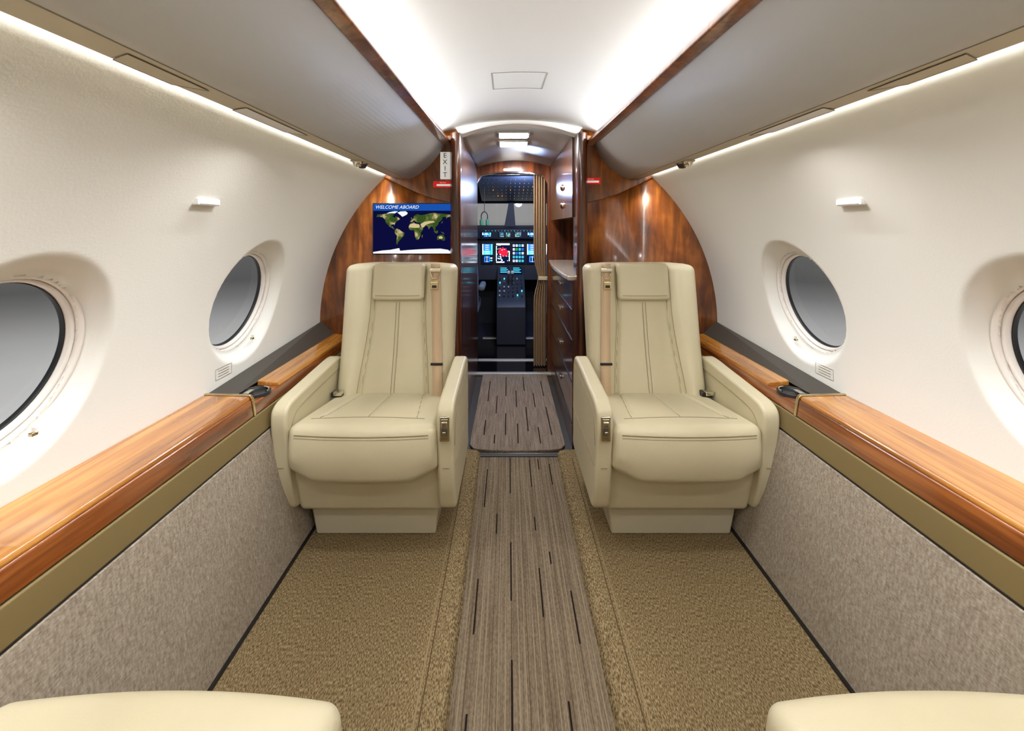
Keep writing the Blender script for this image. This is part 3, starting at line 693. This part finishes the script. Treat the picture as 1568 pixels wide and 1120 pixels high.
# ------------------------------------------------------------------ passenger seats
def seat(loc, rotz, m, arms_low=False):
    """local: front is -Y, +x*m is the aisle side"""
    e = empty('passenger_seat', loc, rotz)
    L = M['leather']
    v = []
    for (hw, y0, y1, z) in ((0.222, 0.165, 0.60, 0.0), (0.238, 0.150, 0.60, 0.128)):
        v += [(-hw, y0, z), (hw, y0, z), (hw, y1, z), (-hw, y1, z)]
    o = obj('plinth', v, [(0, 1, 2, 3), (4, 5, 6, 7), (0, 1, 5, 4), (1, 2, 6, 5), (2, 3, 7, 6), (3, 0, 4, 7)], M['plinth'], e); bevel(o, 0.008)
    rbox('lower_frame', (0.262, 0.26, 0.095), 0.02, 0.1, L, e, (0, 0.36, 0.222), lambda x, y, z: (x * (1 + 0.25 * (z)), y - 0.25 * (z + 0.095) * (1 if y < 0 else 0), z))
    box('release_tab', -0.018, 0.018, 0.03, 0.06, 0.266, 0.274, M['leather_seam'], e, 0.002)
    zc = 0.380 if not arms_low else 0.372
    cc = (0, 0.262, zc)
    def cf(x, y, z):
        t = (y + 0.26) / 0.52
        hw = 0.255
        topw = sst(-0.02, 0.09, z)
        w = 0.120 + 0.060 * (1 - t)
        zz = z
        zz += 0.034 * sst(0.15, 0.25, abs(x)) * (1 - t) * sst(0.02, -0.09, z) if z < 0.02 else 0
        zz += topw * 0.014 * (1 - (x / hw) ** 2) * (1 - (2 * t - 1) ** 4)
        zz -= topw * 0.008 * math.exp(-((abs(x) - w) / 0.007) ** 2) * sst(0.14, 0.24, t)
        zz -= topw * 0.004 * math.exp(-(x / 0.006) ** 2) * sst(0.14, 0.24, t)
        fw = (1 - sst(-0.26, -0.20, y))
        bul = 0.020 * (1 - (x / hw) ** 2) + 0.018 * math.cos(max(-1, min(1, z / 0.1)) * math.pi / 2)
        y -= fw * bul
        zz -= 0.060 * t
        x *= 1 - 0.03 * t
        return (x, y, zz)
    rbox('seat_cushion', (0.253, 0.26, 0.096), 0.027, 0.008, L, e, cc, cf)
    def cpos(x, y, z, off):
        p = cf(x, y, z); return (p[0] + cc[0], p[1] + cc[1] - off, p[2] + cc[2])
    tube('front_piping', [cpos(-0.225 + 0.450 * i / 24, -0.26, 0.069, 0.0003) for i in range(25)], 0.0018, M['leather_seam'], e)
    tube('front_stitch', [cpos(-0.225 + 0.450 * i / 24, -0.26, 0.060, 0.0002) for i in range(25)], 0.0009, M['leather_seam'], e)
    zt = 0.096
    tube('cushion_seam', [(p[0], p[1], p[2] + 0.0006) for p in [cpos(-0.2 + 0.4 * i / 24, -0.195, zt, 0) for i in range(25)]], 0.0011, M['leather_seam'], e)
    tube('cushion_centre_seam', [(p[0], p[1], p[2] + 0.0006) for p in [cpos(0, -0.19 + 0.018 * i, zt, 0) for i in range(20)]], 0.0011, M['leather_seam'], e)
    for s in (-1, 1):
        P_ = []
        for i in range(20):
            y = -0.19 + 0.018 * i; t = (y + 0.26) / 0.52
            p = cpos(s * (0.120 + 0.060 * (1 - t)), y, zt, 0); P_.append((p[0], p[1], p[2] + 0.0012))
        tube('cushion_insert_seam', P_, 0.0011, M['leather_seam'], e)
    # back rest
    lean = 0.22; bc = (0, 0.555, 0.668); bh = (0.256, 0.062, 0.312)
    def wseam(t): return 0.150 - 0.036 * sst(0.0, 0.72, t)
    def fw_(x, z):
        t = (z + bh[2]) / (2 * bh[2])
        w = wseam(t)
        ax = abs(x)
        d = 0.032 * sst(w - 0.005, w + 0.050, ax) * (1 - 0.75 * sst(0.19, 0.256, ax)) * (0.6 + 0.4 * (1 - t))
        fade = 1 - sst(0.97, 1.0, t)
        d -= 0.015 * math.exp(-((ax - w) / 0.007) ** 2) * fade
        d += 0.018 * (1 - (x / w) ** 2 if ax < w else 0) * (1 - t * 0.5)
        if t < 0.75: d -= 0.0045 * math.exp(-((ax) / 0.006) ** 2)
        d += 0.02 * math.exp(-((t - 0.12) / 0.2) ** 2)
        return d
    def bf(x, y, z):
        k = max(0, -y / bh[1]) if y < 0 else 0
        y2 = y - fw_(x, z) * k
        t = (z + bh[2]) / (2 * bh[2])
        x *= 0.985 + 0.005 * t - 0.025 * (1 - t)
        z2 = z - 0.008 * sst(0.12, 0.256, abs(x)) * sst(0.8, 1, t)
        return (x, y2 + lean * z, z2)
    rbox('seat_back', bh, 0.030, 0.006, L, e, bc, bf)
    def sy(x, z):
        zl = z - bc[2]
        return bc[1] - bh[1] - fw_(x, zl) + lean * zl
    for dx in (-0.007, 0.007):
        tube('back_centre_seam', [(dx, sy(dx, z) - 0.0005, z) for z in [0.43 + 0.02 * i for i in range(20)]], 0.0011, M['leather_seam'], e)
    for s in (-1, 1):
        for off, rr in ((0.0, 0.0016), (0.012, 0.0010)):
            pts = []
            for i in range(24):
                z = 0.42 + 0.0232 * i; t = (z - bc[2] + bh[2]) / (2 * bh[2]); w = wseam(t) + off
                x = s * w * (0.985 + 0.005 * t - 0.025 * (1 - t)); pts.append((x, sy(s * w, z) - 0.0003, z))
            tube('bolster_stitch', pts, rr, M['leather_seam'], e)
    def hf(x, y, z):
        return (x, y - (0.008 * (1 - (x / 0.115) ** 2) if y < 0 else 0) + lean * z, z)
    hz = 0.902; hc = (0, bc[1] - bh[1] + lean * (hz - bc[2]) + 0.004, hz)
    rbox('headrest', (0.115, 0.036, 0.080), 0.016, 0.010, L, e, hc, hf)
    def hpt(x, z):
        p = hf(x, -0.036, z); return (p[0] + hc[0], p[1] + hc[1] - 0.0004, p[2] + hc[2])
    tube('headrest_stitch', [hpt(-0.098 + 0.196 * i / 10, -0.060) for i in range(11)], 0.0012, M['leather_seam'], e)
    # arm rests
    dz = -0.135 if arms_low else 0.0
    prof = [(0.085, 0.150), (0.045, 0.21), (0.020, 0.30), (0.008, 0.40), (-0.004, 0.47), (-0.002, 0.515), (0.018, 0.537), (0.06, 0.548), (0.18, 0.556), (0.34, 0.566), (0.46, 0.573), (0.515, 0.568), (0.545, 0.54), (0.56, 0.48), (0.57, 0.36), (0.57, 0.22), (0.565, 0.150), (0.40, 0.145), (0.22, 0.145)]
    prof = [(p[0], p[1] + (dz if p[1] > 0.45 else (dz * (p[1] - 0.15) / 0.3))) for p in prof]
    prof = spline(prof, 5, True)
    for nm, a, b in (('armrest_outboard', -0.310 * m, -0.254 * m), ('armrest_aisle', 0.252 * m, 0.310 * m)):
        x0, x1 = min(a, b), max(a, b)
        o = prism(nm, prof, 'x', x0, x1, L, e); bevel(o, 0.022, 5, 40)
        for xx in (x0 - 0.0002, x1 + 0.0002):
            tube('pad_stitch', [(xx, y, z) for y, z in spline([(0.022, 0.40 + dz * .9), (0.03, 0.45 + dz), (0.06, 0.490 + dz), (0.12, 0.506 + dz), (0.30, 0.516 + dz), (0.50, 0.523 + dz)], 4)], 0.0013, M['leather_seam'], e)
            if not arms_low:
                tube('lower_panel_seam', [(xx, y, 0.325) for y in (0.036, 0.2, 0.4, 0.56)], 0.0013, M['leather_seam'], e)
        if not arms_low:
            tube('front_panel_seam', [(x0 + 0.018, 0.0155, 0.325), (x1 - 0.018, 0.0155, 0.325)], 0.0016, M['leather_seam'], e)
    if not arms_low:
        cx = 0.279 * m
        box('recline_bezel', cx - 0.017, cx + 0.017, -0.008, 0.02, 0.425, 0.510, M['chrome'], e, 0.004)
        box('recline_recess', cx - 0.012, cx + 0.012, -0.0095, 0.0, 0.433, 0.502, M['brass'], e, 0.002)
        box('recline_slot', cx - 0.009, cx + 0.009, -0.0105, 0.0, 0.448, 0.470, M['darkgrey'], e, 0.002)
        box('recline_button', cx - 0.010, cx + 0.010, -0.014, 0.0, 0.474, 0.494, M['chrome'], e, 0.003)
        box('recline_lever', cx - 0.006, cx + 0.006, -0.016, 0.0, 0.452, 0.462, M['chrome'], e, 0.002)
    # shoulder harness
    zs_ = [0.42 + 0.56 * i / 30 for i in range(31)]
    v = []
    for z in zs_:
        t = (z - 0.42) / 0.56; xc = m * (0.196 - 0.032 * t)
        for dx in (-0.021, 0.021):
            yy = min(sy(xc + d_, z) for d_ in (-0.021, 0, 0.021)) - 0.004
            v.append((xc + dx, yy, z))
    f = [(2 * i, 2 * i + 1, 2 * i + 3, 2 * i + 2) for i in range(30)]
    o = obj('shoulder_strap', v, f, M['strap'], e, smooth=True)
    s_ = o.modifiers.new('s', 'SOLIDIFY'); s_.thickness = 0.002
    xc = 0.164 * m; yy = sy(xc, 0.93) - 0.004
    box('strap_guide', xc - 0.026, xc + 0.026, yy - 0.006, yy + 0.012, 0.945, 0.962, M['chrome'], e, 0.003)
    tube('strap_loop', [(xc - 0.022, yy - 0.004, 0.945), (xc - 0.010, yy - 0.008, 0.915), (xc + 0.010, yy - 0.008, 0.915), (xc + 0.022, yy - 0.004, 0.945)], 0.003, M['brass'], e)
    yy = sy(xc, 0.88) - 0.006
    box('strap_buckle', xc - 0.018, xc + 0.018, yy - 0.012, yy, 0.868, 0.905, M['brass'], e, 0.004)
    box('strap_buckle_slot', xc - 0.010, xc + 0.010, yy - 0.0135, yy - 0.01, 0.876, 0.888, M['black'], e, 0.001)
    xk = 0.186 * m; yy = sy(xk, 0.56) - 0.008
    box('strap_keeper', xk - 0.026, xk + 0.026, yy - 0.004, yy + 0.006, 0.553, 0.563, M['black'], e, 0.002)
    bx = -0.225 * m
    box('lap_buckle', bx - 0.022, bx + 0.022, 0.37, 0.41, 0.434, 0.456, M['black'], e, 0.004)
    box('lap_buckle_plate', bx - 0.010, bx + 0.024, 0.362, 0.40, 0.444, 0.460, M['chrome'], e, 0.003)
    rbox('back_shell', (0.236, 0.02, 0.29), 0.018, 0.1, M['plinth'], e, (0, 0.632, 0.63), lambda x, y, z: (x, y + lean * z, z))
    return e
seat((-0.548, 1.565, 0), 0, 1)
seat((0.553, 1.565, 0), 0, -1)
seat((-0.545, 0.675, 0), math.pi, -1, True)
seat((0.568, 0.675, 0), math.pi, 1, True)

box('wall_aft', -1.15, 1.15, YB - 0.04, YB, -0.09, 1.75, M['wall'])

# ------------------------------------------------------------------ world: grey overcast apron
w = bpy.data.worlds.new('overcast_apron'); scene.world = w; w.use_nodes = True
nt = w.node_tree; bg = nt.nodes['Background']
tc = nt.nodes.new('ShaderNodeTexCoord'); sp = nt.nodes.new('ShaderNodeSeparateXYZ')
mr = nt.nodes.new('ShaderNodeMapRange'); mr.inputs['From Min'].default_value = -0.35; mr.inputs['From Max'].default_value = 0.15
r = nt.nodes.new('ShaderNodeValToRGB'); el = r.color_ramp.elements
def g(v): return (v, v, v, 1)
el[0].position = 0.0; el[0].color = g(0.58)
el[1].position = 1.0; el[1].color = g(0.30)
for p, c in ((0.15, 0.54), (0.28, 0.46), (0.36, 0.34), (0.44, 0.17), (0.50, 0.095), (0.58, 0.11), (0.68, 0.17), (0.72, 0.30)):
    k = el.new(p); k.color = g(c)
nt.links.new(tc.outputs['Generated'], sp.inputs[0]); nt.links.new(sp.outputs['Z'], mr.inputs['Value'])
nt.links.new(mr.outputs[0], r.inputs['Fac']); nt.links.new(r.outputs['Color'], bg.inputs['Color'])
bg.inputs['Strength'].default_value = 1.0

# ------------------------------------------------------------------ camera
cam = bpy.data.cameras.new('camera'); co = bpy.data.objects.new('camera', cam); COL.objects.link(co)
co.location = (-0.055, 0, 1.15); co.rotation_euler = (math.pi / 2, 0, 0)
cam.sensor_width = 36; cam.lens = 710 / 1568 * 36
cam.shift_x = 6 / 1568; cam.shift_y = -213 / 1568
cam.clip_start = 0.01
scene.camera = co
scene.view_settings.view_transform = 'Standard'
scene.view_settings.look = 'None'
scene.view_settings.exposure = 0.0
